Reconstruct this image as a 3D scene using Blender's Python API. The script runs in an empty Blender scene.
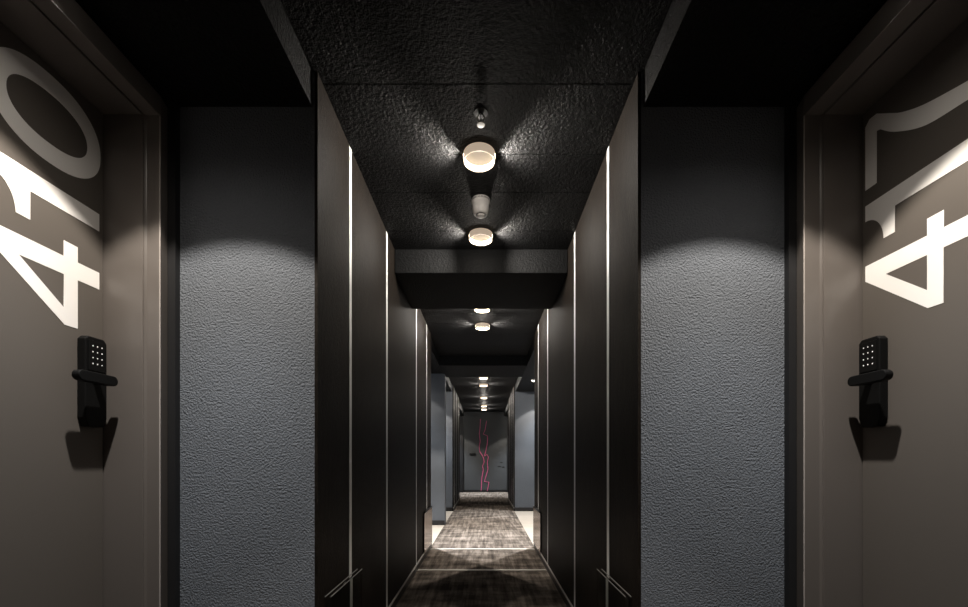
import bpy, bmesh, math
from mathutils import Vector, Matrix
sc = bpy.context.scene
C = bpy.context.collection
R = math.radians

# ------------------------------------------------------------------ camera, world, exposure
EYE = 1.054                      # lens height above the carpet
cam = bpy.data.cameras.new('camera')
cam.sensor_width = 36.0
cam.lens = 430.0 / 968.0 * 36.0
cam.shift_x = -1.0 / 968.0
cam.shift_y = 155.5 / 968.0
cam.clip_start = 0.02
cam_o = bpy.data.objects.new('camera', cam)
cam_o.location = (0, 0, EYE)
cam_o.rotation_euler = (R(90), 0, 0)
C.objects.link(cam_o)
sc.camera = cam_o

w = bpy.data.worlds.new('world')
sc.world = w
w.use_nodes = True
w.node_tree.nodes['Background'].inputs[0].default_value = (0.02, 0.022, 0.026, 1)
w.node_tree.nodes['Background'].inputs[1].default_value = 0.15
sc.view_settings.view_transform = 'Standard'
sc.view_settings.look = 'None'
sc.view_settings.exposure = 0.0
sc.view_settings.gamma = 1.0
sc.view_settings.use_curve_mapping = False

# light strengths (W)
P_LAMP = 34.0                    # each side window of a ceiling lamp
P_FAN = 3.6                      # light grazing the ceiling from the same windows
P_FILL = 1.8                    # weak fill added below each ceiling lamp
P_CONE = 96.0                    # downlight, sharp cone
P_CORE = 75.0                    # downlight, hot core of the beam (near bay)
P_CORE_FAR = 250.0               # the same in the bays farther on
P_SPILL = 10.0                    # downlight, wide spill
COL_LAMP = (1.0, 0.93, 0.84)
COL_DOWN = (1.0, 0.91, 0.80)
COL_CORE = (0.86, 0.93, 1.0)

# ------------------------------------------------------------------ helpers
def tag(o, label=None, cat=None, group=None, kind=None):
    if label: o['label'] = label
    if cat: o['category'] = cat
    if group: o['group'] = group
    if kind: o['kind'] = kind
    return o

def link(name, bm, mats, parent=None, bevel=0.0, smooth=False, segs=2):
    bmesh.ops.recalc_face_normals(bm, faces=bm.faces)
    me = bpy.data.meshes.new(name)
    bm.to_mesh(me); bm.free()
    if not isinstance(mats, (list, tuple)): mats = [mats]
    for m in mats: me.materials.append(m)
    if smooth:
        for p in me.polygons: p.use_smooth = True
    o = bpy.data.objects.new(name, me)
    C.objects.link(o)
    if parent: o.parent = parent
    if bevel:
        md = o.modifiers.new('bevel', 'BEVEL')
        md.width = bevel; md.segments = segs; md.limit_method = 'ANGLE'
    return o

def empty(name, loc, label, cat, group=None):
    o = bpy.data.objects.new(name, None)
    o.empty_display_size = 0.05
    o.location = loc
    C.objects.link(o)
    return tag(o, label, cat, group)

def box(bm, x0, x1, y0, y1, z0, z1, mi=0):
    vs = [bm.verts.new((x, y, z)) for z in (z0, z1) for y in (y0, y1) for x in (x0, x1)]
    fs = []
    for q in ((0, 2, 3, 1), (4, 5, 7, 6), (0, 1, 5, 4), (2, 6, 7, 3), (0, 4, 6, 2), (1, 3, 7, 5)):
        f = bm.faces.new([vs[i] for i in q]); f.material_index = mi; fs.append(f)
    return fs

def prism(bm, pts, fn, a, b, mi=0):
    """closed outline pts (2D) swept from a to b; fn(p, t) -> 3D"""
    A = [bm.verts.new(fn(p, a)) for p in pts]
    B = [bm.verts.new(fn(p, b)) for p in pts]
    n = len(pts)
    fs = [bm.faces.new(A), bm.faces.new(B[::-1])]
    for i in range(n):
        fs.append(bm.faces.new((A[i], B[i], B[(i + 1) % n], A[(i + 1) % n])))
    for f in fs: f.material_index = mi

def lathe(bm, prof, cx=0, cy=0, n=40, mi=0, cap=True):
    """prof: list of (r, z)"""
    rings = []
    for r, z in prof:
        if r < 1e-6:
            rings.append([bm.verts.new((cx, cy, z))])
        else:
            rings.append([bm.verts.new((cx + r * math.cos(2 * math.pi * k / n), cy + r * math.sin(2 * math.pi * k / n), z)) for k in range(n)])
    for a, b in zip(rings, rings[1:]):
        for k in range(n):
            k2 = (k + 1) % n
            if len(a) == 1 and len(b) == 1: continue
            if len(a) == 1: f = bm.faces.new((a[0], b[k], b[k2]))
            elif len(b) == 1: f = bm.faces.new((a[k], b[0], a[k2]))
            else: f = bm.faces.new((a[k], b[k], b[k2], a[k2]))
            f.material_index = mi

def tube(bm, pts, r, n=8):
    rings = []
    for i, p in enumerate(pts):
        p = Vector(p)
        d = (Vector(pts[min(i + 1, len(pts) - 1)]) - Vector(pts[max(i - 1, 0)])).normalized()
        u = d.cross(Vector((0, 1, 0)))
        if u.length < 1e-3: u = d.cross(Vector((0, 0, 1)))
        u.normalize(); v = d.cross(u)
        rings.append([bm.verts.new(p + r * (math.cos(2 * math.pi * k / n) * u + math.sin(2 * math.pi * k / n) * v)) for k in range(n)])
    for a, b in zip(rings, rings[1:]):
        for k in range(n):
            bm.faces.new((a[k], b[k], b[(k + 1) % n], a[(k + 1) % n]))
    bm.faces.new(rings[0]); bm.faces.new(rings[-1][::-1])

# ------------------------------------------------------------------ materials
def mat(name, col, rough=0.5, metal=0.0, spec=0.5, bump=None, var=None, emit=None, trans=0.0, ior=1.45):
    """bump = (scale vec, detail, strength, distance); var = (scale vec, dark factor, light factor)"""
    m = bpy.data.materials.new(name); m.use_nodes = True
    nt = m.node_tree; N = nt.nodes; L = nt.links
    b = N['Principled BSDF']
    b.inputs['Base Color'].default_value = (*col, 1)
    b.inputs['Roughness'].default_value = rough
    b.inputs['Metallic'].default_value = metal
    b.inputs['Specular IOR Level'].default_value = spec
    b.inputs['IOR'].default_value = ior
    b.inputs['Transmission Weight'].default_value = trans
    if emit:
        b.inputs['Emission Color'].default_value = (*emit[0], 1)
        b.inputs['Emission Strength'].default_value = emit[1]
    def noise(scale, detail, rg=0.6):
        tc = N.new('ShaderNodeTexCoord'); mp = N.new('ShaderNodeMapping'); no = N.new('ShaderNodeTexNoise')
        mp.inputs['Scale'].default_value = scale
        no.inputs['Scale'].default_value = 1.0; no.inputs['Detail'].default_value = detail; no.inputs['Roughness'].default_value = rg
        L.new(tc.outputs['Object'], mp.inputs['Vector']); L.new(mp.outputs['Vector'], no.inputs['Vector'])
        return no.outputs['Fac']
    if bump:
        bp = N.new('ShaderNodeBump')
        bp.inputs['Strength'].default_value = bump[2]; bp.inputs['Distance'].default_value = bump[3]
        L.new(noise(bump[0], bump[1]), bp.inputs['Height']); L.new(bp.outputs['Normal'], b.inputs['Normal'])
    if var:
        rp = N.new('ShaderNodeValToRGB')
        rp.color_ramp.elements[0].position = 0.3; rp.color_ramp.elements[1].position = 0.7
        rp.color_ramp.elements[0].color = tuple(c * var[1] for c in col) + (1,)
        rp.color_ramp.elements[1].color = tuple(min(1, c * var[2]) for c in col) + (1,)
        L.new(noise(var[0], 6), rp.inputs['Fac']); L.new(rp.outputs['Color'], b.inputs['Base Color'])
    return m

M_STUCCO = mat('grey_stucco', (0.121, 0.133, 0.152), 0.75, spec=0.3, bump=((135, 135, 125), 2, 1.0, 0.011), var=((1.5, 1.5, 1.5), 0.9, 1.1))
M_CEIL = mat('black_stucco', (0.0048, 0.0048, 0.0050), 0.5, spec=0.15, bump=((75, 75, 75), 4, 1.0, 0.014))
M_PANEL = mat('dark_wood_laminate', (0.0106, 0.0082, 0.0064), 0.55, spec=0.07, bump=((140, 140, 60), 4, 0.8, 0.004), var=((60, 48, 9), 0.45, 1.6))
M_ALU = mat('brushed_aluminium', (0.78, 0.79, 0.78), 0.45, metal=0.25, spec=0.5)
M_STEEL = mat('steel_threshold', (0.85, 0.80, 0.73), 0.4, metal=0.35)
M_BLACK = mat('black_paint', (0.012, 0.012, 0.013), 0.5)
M_BASE = mat('black_baseboard', (0.014, 0.014, 0.015), 0.35)
M_CAP = mat('baseboard_cap', (0.62, 0.60, 0.57), 0.4, metal=0.4)
M_DOOR = mat('taupe_lacquer', (0.100, 0.088, 0.078), 0.5, spec=0.4, bump=((600, 600, 600), 2, 0.05, 0.001))
M_FRAME = mat('taupe_frame_metal', (0.112, 0.099, 0.090), 0.33, spec=0.7)
M_DIGIT = mat('white_vinyl', (0.80, 0.78, 0.76), 0.55)
M_LOCK = mat('black_lock_plastic', (0.004, 0.004, 0.004), 0.5, spec=0.15)
M_KEY = mat('keypad_key_backlit', (0.8, 0.8, 0.8), 0.5, emit=((1, 0.97, 0.92), 0.25))
M_TILE = mat('pale_stone_tile', (0.42, 0.37, 0.315), 0.5, var=((3, 3, 3), 0.9, 1.08))
M_BODY = mat('opal_lamp_body', (0.75, 0.68, 0.60), 0.5, emit=((1.0, 0.78, 0.58), 0.42))
M_REFL = mat('lamp_reflector_disc', (0.085, 0.072, 0.060), 0.5)
M_BAND = mat('glowing_light_band', (0.9, 0.85, 0.75), 0.4, emit=((1.0, 0.84, 0.60), 7.0))
M_WHITE = mat('white_plastic', (0.78, 0.75, 0.72), 0.5)
M_DARKSLOT = mat('grey_sensor_slot', (0.16, 0.15, 0.15), 0.6)
M_CHROME = mat('chrome', (0.88, 0.88, 0.85), 0.35, metal=0.5)
M_LENS = mat('downlight_lens', (0.9, 0.9, 0.88), 0.4, emit=((1.0, 0.93, 0.80), 14.0))
M_ACRYL = mat('clear_acrylic', (0.93, 0.95, 0.94), 0.05, trans=1.0, ior=1.04)
M_KICK = mat('polished_kick_plate', (0.50, 0.43, 0.38), 0.16, metal=1.0)
M_EDGE = mat('guard_edge', (0.30, 0.30, 0.30), 0.4)
M_HILITE = mat('painted_edge_highlight', (0.34, 0.31, 0.29), 0.4)  # pale tone for highlights painted on the frame edges
M_PINK = mat('pink_paint', (0.85, 0.15, 0.34), 0.6)
M_PLATE = mat('end_plaque_black', (0.01, 0.01, 0.01), 0.4)
M_SIGN = mat('grey_lettering', (0.30, 0.30, 0.30), 0.5)

def carpet():
    m = bpy.data.materials.new('woven_carpet'); m.use_nodes = True
    nt = m.node_tree; N = nt.nodes; L = nt.links; b = N['Principled BSDF']
    b.inputs['Roughness'].default_value = 0.95; b.inputs['Specular IOR Level'].default_value = 0.1
    tc = N.new('ShaderNodeTexCoord')
    def no(scale, d):
        mp = N.new('ShaderNodeMapping'); n = N.new('ShaderNodeTexNoise')
        mp.inputs['Scale'].default_value = scale; n.inputs['Scale'].default_value = 1; n.inputs['Detail'].default_value = d
        n.inputs['Roughness'].default_value = 0.65
        L.new(tc.outputs['Object'], mp.inputs['Vector']); L.new(mp.outputs['Vector'], n.inputs['Vector']); return n.outputs['Fac']
    a = no((20, 1.6, 1), 5); c = no((2.2, 5.5, 1), 4)
    mx = N.new('ShaderNodeMath'); mx.operation = 'ADD'; L.new(a, mx.inputs[0]); L.new(c, mx.inputs[1])
    hf = N.new('ShaderNodeMath'); hf.operation = 'MULTIPLY'; hf.inputs[1].default_value = 0.5; L.new(mx.outputs[0], hf.inputs[0])
    rp = N.new('ShaderNodeValToRGB'); e = rp.color_ramp.elements
    e[0].position = 0.39; e[0].color = (0.040, 0.032, 0.027, 1)
    e[1].position = 0.62; e[1].color = (0.30, 0.255, 0.22, 1)
    x = e.new(0.5); x.color = (0.13, 0.108, 0.09, 1)
    L.new(hf.outputs[0], rp.inputs['Fac']); L.new(rp.outputs['Color'], b.inputs['Base Color'])
    bp = N.new('ShaderNodeBump'); bp.inputs['Strength'].default_value = 0.6; bp.inputs['Distance'].default_value = 0.004
    L.new(no((300, 300, 300), 2), bp.inputs['Height']); L.new(bp.outputs['Normal'], b.inputs['Normal'])
    return m
M_CARPET = carpet()

# ------------------------------------------------------------------ dimensions (lens at x=0, y=0; corridor runs along +y)
XL, XR = -0.6487, 0.593          # corridor walls
D1, D2 = 1.667, 5.16             # first narrow stretch
D3, D4 = 8.70, 11.0              # second narrow stretch
DEND = 13.7
YB = -2.2                        # wall behind the camera
ZC = EYE + 1.50                  # ceiling over the corridor
ZS = EYE + 1.365                 # lower soffit over the side bays
XO = 1.62                        # outer limit of the shell
TOP = ZC + 0.25
XC = -0.028                      # corridor centre line
T = 0.012                        # cladding thickness

# ------------------------------------------------------------------ floor
bm = bmesh.new(); box(bm, XL - 0.0, XR + 0.0, YB, DEND, -0.05, 0.0)
tag(link('floor', bm, M_CARPET), 'brown and black woven carpet runner down the corridor', 'carpet', kind='structure')
for sx, (a, b, nm) in {-1: (-XO, XL, 'left'), 1: (XR, XO, 'right')}.items():
    bm = bmesh.new(); box(bm, a, b, D2, D3, -0.05, -0.001)
    tag(link('floor', bm, M_TILE), 'pale stone floor beside the %s edge of the carpet runner' % nm, 'floor', kind='structure')

bm = bmesh.new(); box(bm, -XO, XL, YB, D1, -0.05, -0.0); box(bm, XR, XO, YB, D1, -0.05, -0.0)
box(bm, -XO, XL, D4, DEND, -0.05, -0.0); box(bm, XR, XO, D4, DEND, -0.05, -0.0)
tag(link('floor', bm, M_CARPET), 'brown carpet in the near and last door bays', 'carpet', kind='structure')

# ------------------------------------------------------------------ ceiling: black stucco boards with open joints
bm = bmesh.new()
joints = [YB, -1.4, -0.6, 0.2, 0.95, 1.72, 2.12, 2.42, 2.83, 3.08]
def boards(bm, js):
    for a, b in zip(js, js[1:]):
        box(bm, XL - 0.02, XR + 0.02, a + 0.002, b - 0.002, ZC, TOP - 0.02)
boards(bm, joints)
boards(bm, [3.82, 4.07, 4.42, 4.76, 5.16, 5.7, 6.26])
boards(bm, [7.13, 7.6, 8.1, 8.6, 9.2, 9.8, 10.4, 11.0, 11.6, 12.4, 13.1, DEND])
tag(link('ceiling', bm, M_CEIL, bevel=0.0012), 'rough black stucco ceiling boards above the corridor', 'ceiling', kind='structure')
bm = bmesh.new(); box(bm, -XO, XO, YB - 0.1, DEND + 0.1, TOP, TOP + 0.05)
tag(link('ceiling', bm, M_BLACK), 'black slab over the ceiling boards', 'ceiling', kind='structure')
M_BEAM = mat('grey_black_stucco', (0.0085, 0.0087, 0.009), 0.65, spec=0.15, bump=((80, 80, 80), 3, 1.0, 0.006))
bm = bmesh.new(); box(bm, XL + 0.001, XR - 0.001, 3.08, 3.82, EYE + 1.332, TOP - 0.02)
tag(link('ceiling_beam', bm, M_BEAM, bevel=0.004), 'dark grey stucco beam crossing the ceiling behind the second lamp', 'beam', kind='structure')
bm = bmesh.new(); box(bm, XL - 0.02, XR + 0.02, 6.26, 7.13, EYE + 1.358, TOP - 0.02)
tag(link('ceiling_beam', bm, M_BEAM, bevel=0.004), 'dark lowered ceiling crossing the corridor at the second door bay', 'beam', kind='structure')

DOWN = [  # x, y of every downlight (recess hole is cut in its soffit)
    (-0.958, 1.12), (0.903, 1.12),
    (-0.95, 5.59), (0.90, 5.59), (-1.10, 6.50), (-1.05, 8.30), (0.84, 7.50), (1.08, 8.33),
    (-0.90, 13.0), (0.83, 13.0)]
def soffit(x0, x1, y0, y1, holes, label):
    """slab with round holes: bottom face split in a grid around each hole"""
    bm = bmesh.new()
    r, n = 0.040, 32
    xs0 = (x0 + x1) / 2
    cur = y0
    def plain(a, b): box(bm, x0, x1, a, b, ZS, TOP - 0.02)
    for (hx, hy) in sorted(holes, key=lambda h: h[1]):
        s = 0.08
        plain(cur, hy - s)
        box(bm, x0, hx - s, hy - s, hy + s, ZS, TOP - 0.02)
        box(bm, hx + s, x1, hy - s, hy + s, ZS, TOP - 0.02)
        # square tile with a round hole
        inn, out, inn2, out2 = [], [], [], []
        for k in range(n):
            a = 2 * math.pi * k / n
            c, d = math.cos(a), math.sin(a)
            q = s / max(abs(c), abs(d))
            inn.append(bm.verts.new((hx + r * c, hy + r * d, ZS))); out.append(bm.verts.new((hx + q * c, hy + q * d, ZS)))
            inn2.append(bm.verts.new((hx + r * c, hy + r * d, ZS + 0.1))); out2.append(bm.verts.new((hx + q * c, hy + q * d, ZS + 0.1)))
        for k in range(n):
            j = (k + 1) % n
            bm.faces.new((inn[k], inn[j], out[j], out[k])); bm.faces.new((inn[k], inn2[k], inn2[j], inn[j]))
            bm.faces.new((inn2[k], out2[k], out2[j], inn2[j])); bm.faces.new((out[k], out[j], out2[j], out2[k]))
        cur = hy + s
    plain(cur, y1)
    tag(link('ceiling', bm, M_CEIL), label, 'ceiling', kind='structure')
bays = [(YB, D1, 'beside the camera'), (D2, D3, 'of the second door bay'), (D4, DEND, 'of the last door bay')]
for a, b, t in bays:
    for s in (-1, 1):
        hs = [h for h in DOWN if a < h[1] < b and h[0] * s > 0]
        x0, x1 = (-XO, XL - 0.021) if s < 0 else (XR + 0.021, XO)
        soffit(x0, x1, a, b, hs, 'low black stucco soffit on the %s %s' % ('left' if s < 0 else 'right', t))

# ------------------------------------------------------------------ walls
def slab(name, x0, x1, y0, y1, z0, z1, m, label, cat='wall'):
    bm = bmesh.new(); box(bm, x0, x1, y0, y1, z0, z1)
    return tag(link(name, bm, m), label, cat, kind='structure')

STRIPS = [2.07, 2.84, 4.06, 4.78]
STRIPS2 = [9.05, 9.75, 10.45]
SW = 0.018                        # half width of a strip
def corridor_wall(side, y0, y1, strips, label):
    s = -1 if side == 'left' else 1
    xf = XL if s < 0 else XR
    xa, xb = sorted((s * XO, xf + s * T))
    o = slab('wall_' + side, xa, xb, y0, y1, 0, TOP - 0.0, M_STUCCO, label)
    ed = [y0] + strips + [y1]
    for k, (a, b) in enumerate(zip(ed, ed[1:])):
        bm = bmesh.new()
        box(bm, *sorted((xf, xf + s * T)), a + (SW if k else 0.0), b - (SW if k < len(ed) - 2 else 0.0), 0.0, TOP - 0.25)
        link('panel', bm, M_PANEL, o)
    return o
corridor_wall('left', D1, D2, STRIPS, 'dark wood panelled left corridor wall with grey stucco end')
corridor_wall('right', D1, D2, STRIPS, 'dark wood panelled right corridor wall with grey stucco end')
corridor_wall('left', D3, D4, STRIPS2, 'far dark panelled corridor wall on the left')
corridor_wall('right', D3, D4, STRIPS2, 'far dark panelled corridor wall on the right')
slab('wall_left', -XO, XL + 0.005, 6.87, 7.10, 0, ZS - 0.001, M_STUCCO, 'narrow grey stucco pier inside the second left bay')
for s, nm in ((-1, 'left'), (1, 'right')):
    for a, b, t in bays[1:]:
        x0, x1 = sorted((s * XO, s * 1.25))
        if s < 0 and a == D2:
            slab('wall_left', x0, x1, D2, 6.87, 0, ZS, M_STUCCO, 'grey side wall of the second bay before the pier')
            slab('wall_left', x0, x1, 7.10, D3, 0, ZS, M_STUCCO, 'grey side wall of the second bay past the pier')
        else:
            slab('wall_' + nm, x0, x1, a, b, 0, ZS, M_STUCCO, 'grey %s side wall %s' % (nm, t))
M_ENDW = mat('charcoal_end_wall', (0.060, 0.063, 0.065), 0.6, bump=((60, 60, 60), 3, 0.5, 0.004))
slab('wall_end', -XO, XO, DEND, DEND + 0.15, 0, TOP, M_ENDW, 'charcoal end wall with a pink line drawing')
slab('trim_5', -0.86, -0.695, DEND - 0.10, DEND, 0, ZS - 0.001, M_BLACK, 'black post left of the end wall drawing', 'trim')
slab('trim_6', 0.715, 0.86, DEND - 0.10, DEND, 0, ZS - 0.001, M_BLACK, 'black post right of the end wall drawing', 'trim')
slab('wall_back', -XO, XO, YB - 0.15, YB, 0, TOP, M_STUCCO, 'grey wall behind the camera')

# side walls of the near bay: opening with a deep taupe frame and the door
ZI = EYE + 1.262                  # underside of the frame head
FX = {-1: 1.194, 1: 1.172}        # frame face
SX = {-1: 1.249, 1: 1.236}        # step
DX = {-1: 1.390, 1: 1.374}        # door face
YA, YZ = 0.655, 1.565             # door edges
STEPY = 1.580
for s, nm in ((-1, 'left'), (1, 'right')):
    f, st, dx = FX[s], SX[s], DX[s]
    x0, x1 = sorted((s * XO, s * (f + 0.012)))
    slab('wall_' + nm, x0, x1, YB, YA - 0.085, 0, ZS, M_STUCCO, 'grey stucco side wall before the %s numbered door' % nm)
    bm2 = bmesh.new()
    # dark lining behind the door and in the shadow gap
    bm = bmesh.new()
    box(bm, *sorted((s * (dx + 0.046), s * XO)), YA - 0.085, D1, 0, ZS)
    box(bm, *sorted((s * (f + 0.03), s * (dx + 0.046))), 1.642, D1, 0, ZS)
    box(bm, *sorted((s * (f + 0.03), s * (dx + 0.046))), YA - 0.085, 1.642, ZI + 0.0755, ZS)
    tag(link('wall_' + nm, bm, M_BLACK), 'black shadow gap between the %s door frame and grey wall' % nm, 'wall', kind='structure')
    box(bm2, *sorted((s * (f - 0.012), s * (f + 0.03))), 1.641, D1 - 0.0005, 0, ZS - 0.0005)  # black strip paints the shade on the outer stucco edge
    tag(link('trim_%d' % (3 if s < 0 else 4), bm2, M_BLACK), 'narrow black strip painted in as shade between the %s door frame and the grey wall' % nm, 'trim', kind='structure')
    # frame: three members of one stepped profile
    def P(x, y, z): return (s * x, y, z)
    bm = bmesh.new()
    far = [(f + 0.016, 1.640), (f, STEPY), (st - 0.006, STEPY), (st, STEPY - 0.006), (st, YZ + 0.004), (dx + 0.044, YZ + 0.004), (dx + 0.044, 1.640)]
    prism(bm, far, lambda p, t: P(p[0], p[1], t), 0.0, ZI + 0.075)
    near = [(x, YA + YZ - y) for x, y in far]
    prism(bm, near, lambda p, t: P(p[0], p[1], t), 0.0, ZI + 0.075)
    head = [(f, ZI + 0.075), (f, ZI), (st, ZI), (st, ZI + 0.014), (st + 0.004, ZI + 0.014), (st + 0.004, ZI - 0.004), (dx + 0.044, ZI - 0.004), (dx + 0.044, ZI + 0.075)]
    prism(bm, head, lambda p, t: P(p[0], t, p[1]), YA - 0.0149, STEPY - 0.0001)
    fr_ = tag(link('trim_%d' % (1 if s < 0 else 2), bm, M_FRAME, bevel=0.005), 'deep taupe metal frame around the %s numbered door' % nm, 'door frame', kind='structure')
    for (bx, by) in ((f - .0006, STEPY - .0006), (st - .002, STEPY - .0022)):      # pale slivers painting the highlight along the two front arrises
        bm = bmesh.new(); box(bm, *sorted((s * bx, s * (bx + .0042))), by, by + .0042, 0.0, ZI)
        link('edge_highlight', bm, M_HILITE, fr_, bevel=0.0012)['label'] = 'pale sliver painted as edge highlight'

# baseboards: black board with a bright metal cap
def baseboard(side, x, s, y0, y1, label):
    bm = bmesh.new()
    box(bm, *sorted((x, x - s * 0.010)), y0, y1, 0, 0.056, 0)
    box(bm, *sorted((x, x - s * 0.012)), y0, y1, 0.056, 0.063, 1)
    tag(link('baseboard_' + side, bm, [M_BASE, M_CAP]), label, 'baseboard', kind='structure')
for (a, b, t) in ((D1 + .001, D2, 'near'), (D3, D4, 'far')):
    baseboard('left', XL, -1, a, b, 'low black baseboard with metal cap along the %s left panels' % t)
    baseboard('right', XR, 1, a, b, 'low black baseboard with metal cap along the %s right panels' % t)
def crossboard(side, x0, x1, y, label):
    bm = bmesh.new(); box(bm, x0, x1, y - 0.012, y, 0, 0.075)
    tag(link('baseboard_' + side, bm, M_BASE, bevel=0.002), label, 'baseboard', kind='structure')
crossboard('left', -1.249, XL - T, D1, 'baseboard under the left stucco wall beside the camera')
crossboard('right', XR + T, 1.249, D1, 'baseboard under the right stucco wall beside the camera')
crossboard('left', -1.249, XL + 0.005, 6.87, 'black baseboard at the foot of the left pier')
crossboard('left', -1.249, XL - T, D3, 'black baseboard on the far wall of the second left bay')
crossboard('right', XR + T, 1.249, D3, 'black baseboard on the far wall of the second right bay')
crossboard('end', -1.249, 1.249, DEND, 'thin baseboard under the pink drawing on the end wall')

# ------------------------------------------------------------------ metal strips in the panel joints
ordn = ['nearest', 'second nearest', 'third', 'fourth']
def strip(s, y, label, grp):
    xf = XL if s < 0 else XR
    bm = bmesh.new()
    box(bm, *sorted((xf - s * 0.002, xf + s * (T - 0.001))), y - SW + .0005, y + SW - .0005, 0.064, ZC - 0.004)
    tag(link('metal_strip', bm, M_ALU, bevel=0.001), label, 'metal strip', grp)
for s, nm in ((-1, 'left'), (1, 'right')):
    for k, y in enumerate(STRIPS):
        strip(s, y, 'tall bright metal strip in the %s wall, %s to the camera' % (nm, ordn[k] if k < 2 else ordn[k] + ' closest'), 'metal strips in the near corridor walls')
    for k, y in enumerate(STRIPS2):
        strip(s, y, 'tall thin metal strip in the far %s wall, %s of the three' % (nm, ('first', 'middle', 'last')[k]), 'metal strips in the far corridor walls')
for y, t in ((4.07, 'nearer metal strip across the dark carpet'), (5.02, 'farther metal strip across the carpet where the narrow walls end')):
    bm = bmesh.new(); box(bm, XL + 0.013, XR - 0.013, y - 0.022, y + 0.022, 0.0, 0.006)
    tag(link('floor_strip', bm, M_STEEL, bevel=0.0015), t, 'threshold strip', 'metal strips across the carpet')

# clear guard plates over the strips, low on the wall
def guard(s, y0, y1, label):
    xf = XL if s < 0 else XR
    bm = bmesh.new()
    box(bm, *sorted((xf - s * 0.013, xf - s * 0.028)), y0, y1, 0.064, EYE - 0.558)
    g_ = tag(link('guard_plate', bm, M_ACRYL, bevel=0.001), label, 'guard plate', 'clear guard plates low on the walls')
    for xa in (.0035, .0265):
        bm = bmesh.new(); box(bm, *sorted((xf - s * (xa - .0015), xf - s * (xa + .0015))), y0, y1, EYE - 0.5579, EYE - 0.5545)
        e_ = link('top_edge', bm, M_EDGE, g_); e_['label'] = 'bright top edge'
    return g_
for s, nm in ((-1, 'left'), (1, 'right')):
    guard(s, 1.735, 2.175, 'clear guard plate low over the nearest strip on the %s wall' % nm)
    xf = XL if s < 0 else XR
    bm = bmesh.new(); box(bm, *sorted((xf - s * 0.013, xf - s * 0.016)), 4.50, 5.15, 0.064, EYE - 0.57)
    k_ = tag(link('kick_plate', bm, M_KICK, bevel=0.001), 'polished metal kick plate at the far bottom end of the near %s wall' % nm, 'kick plate', 'kick plates low on the walls')
    bm = bmesh.new(); box(bm, *sorted((xf - s * 0.003, xf - s * 0.024)), 4.55, 5.12, EYE - 0.5695, EYE - 0.556)
    link('top_edge', bm, M_BASE, k_, bevel=0.002)['label'] = 'black top edge'

# ------------------------------------------------------------------ numbered doors
H = 0.347
def arc(cx, cy, rx, ry, a0, a1, n):
    return [(cx + rx * math.cos(R(a0 + (a1 - a0) * k / n)), cy + ry * math.sin(R(a0 + (a1 - a0) * k / n))) for k in range(n + 1)]
def sup(cx, cy, rx, ry, n=64, p=2.25):
    o = []
    for k in range(n):
        a = 2 * math.pi * k / n; c, d = math.cos(a), math.sin(a)
        o.append((cx + rx * math.copysign(abs(c) ** (2 / p), c), cy + ry * math.copysign(abs(d) ** (2 / p), d)))
    return o
def smooth_pts(ps, n=8):
    out = []
    for i in range(len(ps) - 1):
        p0, p1, p2, p3 = (Vector(ps[max(i - 1, 0)]), Vector(ps[i]), Vector(ps[i + 1]), Vector(ps[min(i + 2, len(ps) - 1)]))
        for k in range(n):
            t = k / n
            q = 0.5 * ((2 * p1) + (p2 - p0) * t + (2 * p0 - 5 * p1 + 4 * p2 - p3) * t * t + (3 * p1 - p0 - 3 * p2 + p3) * t ** 3)
            out.append((q.x, q.y))
    out.append(tuple(ps[-1]))
    return out
GLYPH = {
    '4': [[(0, .082), (0, .128), (.172, H), (.226, H), (.226, .130), (.278, .130), (.278, .082), (.226, .082), (.226, 0), (.166, 0), (.166, .082)],
          [(.166, .268), (.166, .130), (.056, .130)]],
    '1': [[(.088, 0), (.150, 0), (.150, H)] + arc(0, H, .094, .071, 0, -90, 12) + [(0, H - .112), (.088, H - .112)]],
    '0': [sup(.139, H / 2, .142, H / 2 + .005), sup(.139, H / 2, .080, H / 2 - .046)],
    '7': [[(0, H), (.228, H), (.245, H - .016)] + smooth_pts([(.243, H - .045), (.207, H - .092), (.174, H - .1375), (.14, H - .211), (.109, H - .325), (.107, 0)])
          + smooth_pts([(.046, 0), (.054, H - .328), (.073, H - .211), (.127, H - .114), (.178, H - .058)]) + [(.182, H - .045), (0, H - .045)]],
}
def digit(ch, fn, parent, x):
    """flat vinyl digit: filled 2D outline given a small thickness, then placed by fn(u, v, h)"""
    cu = bpy.data.curves.new('digit_' + ch, 'CURVE'); cu.dimensions = '2D'; cu.fill_mode = 'BOTH'; cu.extrude = 0.0005
    for pts in GLYPH[ch]:
        sp = cu.splines.new('POLY'); sp.points.add(len(pts) - 1); sp.use_cyclic_u = True
        for p, q in zip(sp.points, pts): p.co = (q[0], q[1], 0, 1)
    t = bpy.data.objects.new('digit_tmp', cu); C.objects.link(t)
    dg = bpy.context.evaluated_depsgraph_get()
    me = bpy.data.meshes.new_from_object(t.evaluated_get(dg))
    bpy.data.objects.remove(t)
    for v in me.vertices: v.co = fn(v.co.x, v.co.y, v.co.z)
    me.name = 'digit'
    bm = bmesh.new(); bm.from_mesh(me); bpy.data.meshes.remove(me)
    o = link('digit', bm, M_DIGIT, parent)
    o['label'] = 'white vinyl digit %s' % ch
    return o

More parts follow.
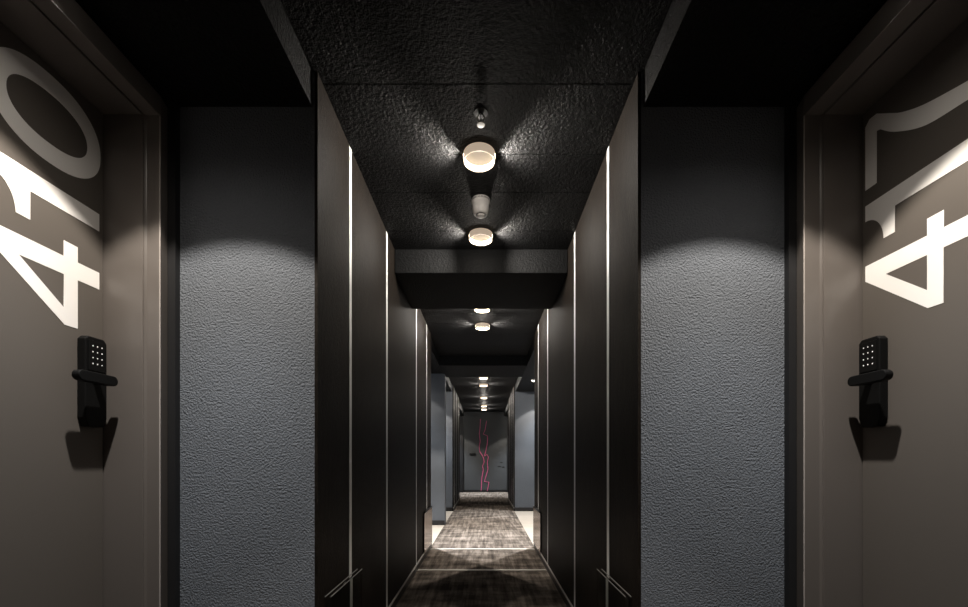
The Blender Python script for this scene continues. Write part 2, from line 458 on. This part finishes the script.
def door(s, n, text, us, label):
    dx = DX[s]
    bm = bmesh.new(); box(bm, *sorted((s * dx, s * (dx + 0.044))), YA, YZ, 0.008, ZI - 0.006)
    d = tag(link('door_%d' % n, bm, M_DOOR, bevel=0.0015), label, 'door', kind='structure')
    if s < 0: fn = lambda u, v, h: (s * (dx - 0.0006) + h, 1.5486 - v, u)
    else: fn = lambda u, v, h: (s * (dx - 0.0006) + h, 1.5525 - H + v, u)
    for ch, u0 in zip(text, us):
        digit(ch, lambda u, v, h, u0=u0: fn(u + u0 + EYE, v, h), d, dx)
    # lock: slab with a chamfered foot, keypad, pill-shaped lever
    ya, yb = 1.464, 1.547
    z0, z1 = EYE + 0.112, EYE + 0.424
    th = 0.030
    pts = [(ya, z0 + 0.03), (ya + 0.012, z0), (yb - 0.012, z0), (yb, z0 + 0.03), (yb, z1 - 0.012), (yb - 0.012, z1), (ya + 0.012, z1), (ya, z1 - 0.012)]
    bm = bmesh.new()
    prism(bm, pts, lambda p, t: (s * t, p[0], p[1]), dx - 0.0005, dx - th)
    lk = link('lock', bm, M_LOCK, d, bevel=0.003); lk['label'] = 'black electronic door lock'
    bm = bmesh.new()
    prism(bm, [(ya + .010, z1 - .118), (yb - .010, z1 - .118), (yb - .010, z1 - .014), (ya + .010, z1 - .014)],
          lambda p, t: (s * t, p[0], p[1]), dx - th - 0.0002, dx - th - 0.003)
    link('keypad', bm, M_LOCK, lk, bevel=0.001)
    for r_ in range(4):
        for c_ in range(3):
            bm = bmesh.new()
            y = (ya + yb) / 2 + (c_ - 1) * 0.0175; z = z1 - 0.032 - r_ * 0.0205
            k = 12
            prism(bm, [(y + .0017 * math.cos(2 * math.pi * i / k), z + .0022 * math.sin(2 * math.pi * i / k)) for i in range(k)],
                  lambda p, t: (s * t, p[0], p[1]), dx - th - 0.0031, dx - th - 0.0042)
            link('key', bm, M_KEY, lk)
    zl = EYE + 0.272
    bm = bmesh.new()      # lever: neck + rounded bar parallel to the door
    yc = 1.449; hl = 0.074; rr = 0.0175
    pill = arc(yc + hl - rr, zl, rr, rr, -90, 90, 10) + arc(yc - hl + rr, zl, rr, rr, 90, 270, 10)
    prism(bm, pill, lambda p, t: (s * t, p[0], p[1]), dx - 0.066, dx - 0.092)
    prism(bm, arc(1.503, zl, .013, .013, 0, 342, 19), lambda p, t: (s * t, p[0], p[1]), dx - th + 0.001, dx - 0.0665)
    lv = link('lever', bm, M_LOCK, lk, bevel=0.003)
    return d
door(-1, 1, '410', (.444, .731, .948), 'taupe door with large white numerals 410 turned sideways')
door(1, 2, '417', (.468, .761, .968), 'taupe door with large white numerals 417 turned sideways')

# ------------------------------------------------------------------ lights
def spot(name, loc, direction, power, half, blend, col, radius, parent):
    l = bpy.data.lights.new(name, 'SPOT')
    l.energy = power; l.spot_size = R(2 * half); l.spot_blend = blend; l.color = col; l.shadow_soft_size = radius
    o = bpy.data.objects.new(name, l); C.objects.link(o)
    o.parent = parent; o.location = loc
    o.rotation_euler = Vector(direction).to_track_quat('-Z', 'Y').to_euler()
    return o

# ceiling lamps: shallow open drum, light band round its inner wall, pale reflector disc, slits to left and right
RL, DH = 0.077, 0.042
def lamp_bms():
    body = bmesh.new()
    lathe(body, [(RL - .003, -.0005), (RL, -.0015), (RL, -DH + .001), (RL - .001, -DH), (RL - .0035, -DH), (RL - .0035, -.0005)], n=64)
    band = bmesh.new()
    lathe(band, [(RL - .0040, -.014), (RL - .0040, -DH + .002), (RL - .0050, -DH + .002), (RL - .0050, -.014)], n=64)
    refl = bmesh.new(); lathe(refl, [(0, -.009), (RL - .0052, -.009), (RL - .0052, -.0005), (0, -.0005)], n=48)
    slits = []
    for q in (-1, 1):
        m_ = bmesh.new(); box(m_, *sorted((q * (RL - .001), q * (RL + .0012))), -.016, .016, -.019, -.012); slits.append(m_)
    return body, band, refl, slits
LAMPS = [(2.11, 'white ceiling lamp nearest the camera, behind the sprinkler'), (2.865, 'ceiling lamp just past the white motion detector'),
         (4.22, 'ceiling lamp half hidden by the edge of the ceiling beam'), (4.8, 'ceiling lamp past the beam, fully visible'),
         (7.8, 'small distant ceiling lamp just past the lowered second ceiling'), (8.6, 'distant ceiling lamp at the start of the far panelled walls'),
         (10.35, 'distant ceiling lamp at the end of the far panelled walls'), (11.95, 'ceiling lamp second from the end wall'), (12.8, 'ceiling lamp closest to the end wall')]
lamp0 = empty('ceiling_lamp', (XC, LAMPS[0][0], ZC), LAMPS[0][1], 'ceiling lamp', 'ceiling lamps along the corridor')
b1, b2, b3, b4 = lamp_bms()
LP = [link('body', b1, M_BODY, lamp0), link('light_band', b2, M_BAND, lamp0, smooth=False), link('reflector', b3, M_REFL, lamp0), *[link('light_slit', q, M_BAND, lamp0) for q in b4]]
for k, (y, lab) in enumerate(LAMPS):
    if k == 0: o = lamp0
    else:
        o = lamp0.copy(); C.objects.link(o); o.location = (XC, y, ZC); o['label'] = lab
        for ch in LP:
            c = ch.copy(); C.objects.link(c); c.parent = o
    for s in (-1, 1):
        spot('lamp_light', (s * 0.086, 0, -0.036), (s, 0, -0.22), P_LAMP, 70, 1.0, COL_LAMP, 0.012, o)
        spot('lamp_light', (s * 0.081, -0.004, -0.014), (s, -0.42, 0.0), P_FAN, 36, 0.8, COL_LAMP, 0.006, o)
    l = bpy.data.lights.new('lamp_fill', 'POINT'); l.energy = P_FILL; l.color = COL_LAMP; l.shadow_soft_size = 0.02
    lo = bpy.data.objects.new('lamp_fill', l); C.objects.link(lo); lo.parent = o; lo.location = (0, 0.01, -0.125)  # added fill point hanging below the drum

# recessed downlights
def downlight(x, y, label, grp):
    far = y > D1
    k = 0.25 if abs(y - 6.5) < .01 else 1.0 if y < D1 else 1.7 if y < 6 else 0.6
    o = empty('downlight', (x, y, ZS), label, 'downlight', grp)
    bm = bmesh.new(); lathe(bm, [(.0395, .004), (.0395, -.001), (.047, -.003), (.050, -.0005), (.050, 0.0)], n=36)
    bm2 = bmesh.new(); lathe(bm2, [(.0392, .004), (.036, .020), (0, .021)], n=36)
    link('rim', bm, M_BLACK, o, smooth=True)
    link('reflector', bm2, M_BLACK, o, smooth=True)
    bm = bmesh.new(); lathe(bm, [(0, -.010), (.012, -.008), (.022, -.002), (.027, .006), (.028, .016), (0, .016)], n=28)
    link('lens', bm, M_LENS, o)
    spot('downlight_beam', (0, 0, -0.013), (0, 0, -1), (P_CONE * 1.2 if far else P_CONE) * k, 48.5, 0.2, COL_DOWN, 0.012, o)
    spot('downlight_beam', (0, 0, -0.013), (0, 0, -1), (P_CORE_FAR if far else P_CORE) * (1.6 if y > D4 else k), 38, 1.0, COL_CORE, 0.015, o)
    spot('downlight_beam', (0, 0, -0.013), (0, 0, -1), P_SPILL, 74, 1.0, COL_DOWN, 0.012, o)
DLAB = ['round downlight in the soffit beside the 410 door', 'round downlight in the soffit beside the 417 door',
        'first downlight in the second left bay, where the narrow walls end', 'first downlight in the second right bay, where the narrow walls end',
        'downlight close to the pier in the second left bay',
        'downlight in the second left bay past the pier', 'small bright downlight visible in the second right bay', 'downlight close to the far wall of the second right bay',
        'downlight in the left soffit near the end wall', 'downlight in the right soffit near the end wall']
for (x, y), lab in zip(DOWN, DLAB): downlight(x, y, lab, 'recessed downlights in the bays')

# ------------------------------------------------------------------ small things on the ceiling
md = empty('motion_detector', (XC + 0.004, 2.49, ZC), 'white round motion detector on the ceiling between the first two lamps', 'detector')
bm = bmesh.new(); lathe(bm, [(0, 0), (.054, 0), (.054, -.018), (.050, -.024), (.049, -.060), (.044, -.078), (.036, -.088), (0, -.088)], n=48)
link('housing', bm, M_WHITE, md, bevel=0.002)
bm = bmesh.new(); lathe(bm, [(.0, -.0885), (.024, -.0885), (.023, -.094), (.016, -.099), (0, -.101)], n=36)
link('sensor_lens', bm, M_WHITE, md, smooth=True)
bm = bmesh.new(); lathe(bm, [(.0245, -.0882), (.0245, -.0892), (.0285, -.0892), (.0285, -.0882)], n=36)
link('sensor_ring', bm, M_DARKSLOT, md)
bm = bmesh.new()
for k in range(14):
    a = R(-150 + k * 9)
    c, d = math.cos(a), math.sin(a)
    vs = [bm.verts.new(((.0541 + q) * (c * cc - d * dd), (.0541 + q) * (d * cc + c * dd), z)) for q in (-.002, .0006) for z in (-.0155, -.006) for cc, dd in ((math.cos(R(-2)), math.sin(R(-2))), (math.cos(R(2)), math.sin(R(2))))]
    for qd in ((0, 1, 3, 2), (4, 6, 7, 5), (0, 4, 5, 1), (2, 3, 7, 6), (0, 2, 6, 4), (1, 5, 7, 3)):
        bm.faces.new([vs[i] for i in qd])
link('vent_slots', bm, M_DARKSLOT, md)

sp = empty('sprinkler', (XC + 0.010, 1.86, ZC), 'small chrome sprinkler head on the black ceiling in front of the first lamp', 'sprinkler')
bm = bmesh.new(); lathe(bm, [(0, 0), (.032, 0), (.030, -.005), (.012, -.007), (0, -.007)], n=32)
link('escutcheon', bm, M_BLACK, sp, smooth=False)
bm = bmesh.new(); lathe(bm, [(0, -.0072), (.009, -.0072), (.009, -.016), (0, -.016)], n=20)
link('body', bm, M_BLACK, sp)
bm = bmesh.new()
for s in (-1, 1):
    tube(bm, [(s * .008, 0, -.012), (s * .015, 0, -.020), (s * .014, 0, -.034), (s * .003, 0, -.046)], .003)
link('frame_arm', bm, M_ALU, sp, smooth=True)
bm = bmesh.new(); lathe(bm, [(0, -.045), (.004, -.045), (.004, -.052), (.017, -.0525), (.017, -.056), (0, -.057)], n=24)
link('deflector', bm, M_CHROME, sp)
bm = bmesh.new(); lathe(bm, [(0, -.0162), (.0024, -.0162), (.0024, -.0445), (0, -.0445)], n=12)
link('bulb', bm, M_DARKSLOT, sp)

# ------------------------------------------------------------------ drawing and small plates on the end wall
yw = DEND - 0.008
def pt(px, py): return ((px - 485) / 430 * DEND, yw, EYE + (459 - py) / 430 * DEND)
def line(ps): return [pt(*p) for p in ps]
mu = empty('wall_drawing', (0, yw, EYE), 'tall pink line drawing on the charcoal end wall', 'wall art')
lines = [
    [(480.5, 419), (480, 428), (479.3, 434), (480.2, 441), (479.2, 447), (480, 452), (482, 455), (483.5, 458), (484.2, 462), (482.6, 466), (483.4, 470), (481.8, 478), (481.5, 485), (481, 491)],
    [(486.5, 421), (485, 430), (483.3, 434), (487.5, 436), (487.3, 443), (486.2, 449), (485.3, 453), (484.4, 456)],
    [(484.4, 456), (487, 454.5), (488.4, 457), (487.2, 463), (488, 469), (486, 476), (484.5, 481.5), (489, 482.2), (488, 488), (487.2, 491)]]
for ps in lines:
    bm = bmesh.new(); tube(bm, [(p[0], 0, p[2] - EYE) for p in line(ps)], 0.0085, 6)
    link('pink_line', bm, M_PINK, mu)
bm = bmesh.new(); bmesh.ops.create_cube(bm, size=1.0, matrix=Matrix.Translation(pt(472.5, 454.0)) @ Matrix.Diagonal((0.20, 0.03, 0.07, 1)))
tag(link('door_handle', bm, M_PLATE, bevel=0.012), 'small black handle on the end wall left of the pink drawing', 'handle')
ps_ = empty('wall_lettering', (0, DEND, EYE), 'two tiny rows of lettering on the end wall right of the drawing', 'lettering')
for px, py, ww, hh in ((501.5, 462.5, 0.07, 0.03), (499.3, 466.6, 0.10, 0.02), (503.2, 467.0, 0.06, 0.03)):
    bm = bmesh.new(); p = pt(px, py)
    bmesh.ops.create_cube(bm, size=1.0, matrix=Matrix.Translation((p[0], -0.002, p[2] - EYE)) @ Matrix.Diagonal((ww, 0.003, hh, 1)))
    link('letter_row', bm, M_PLATE, ps_)
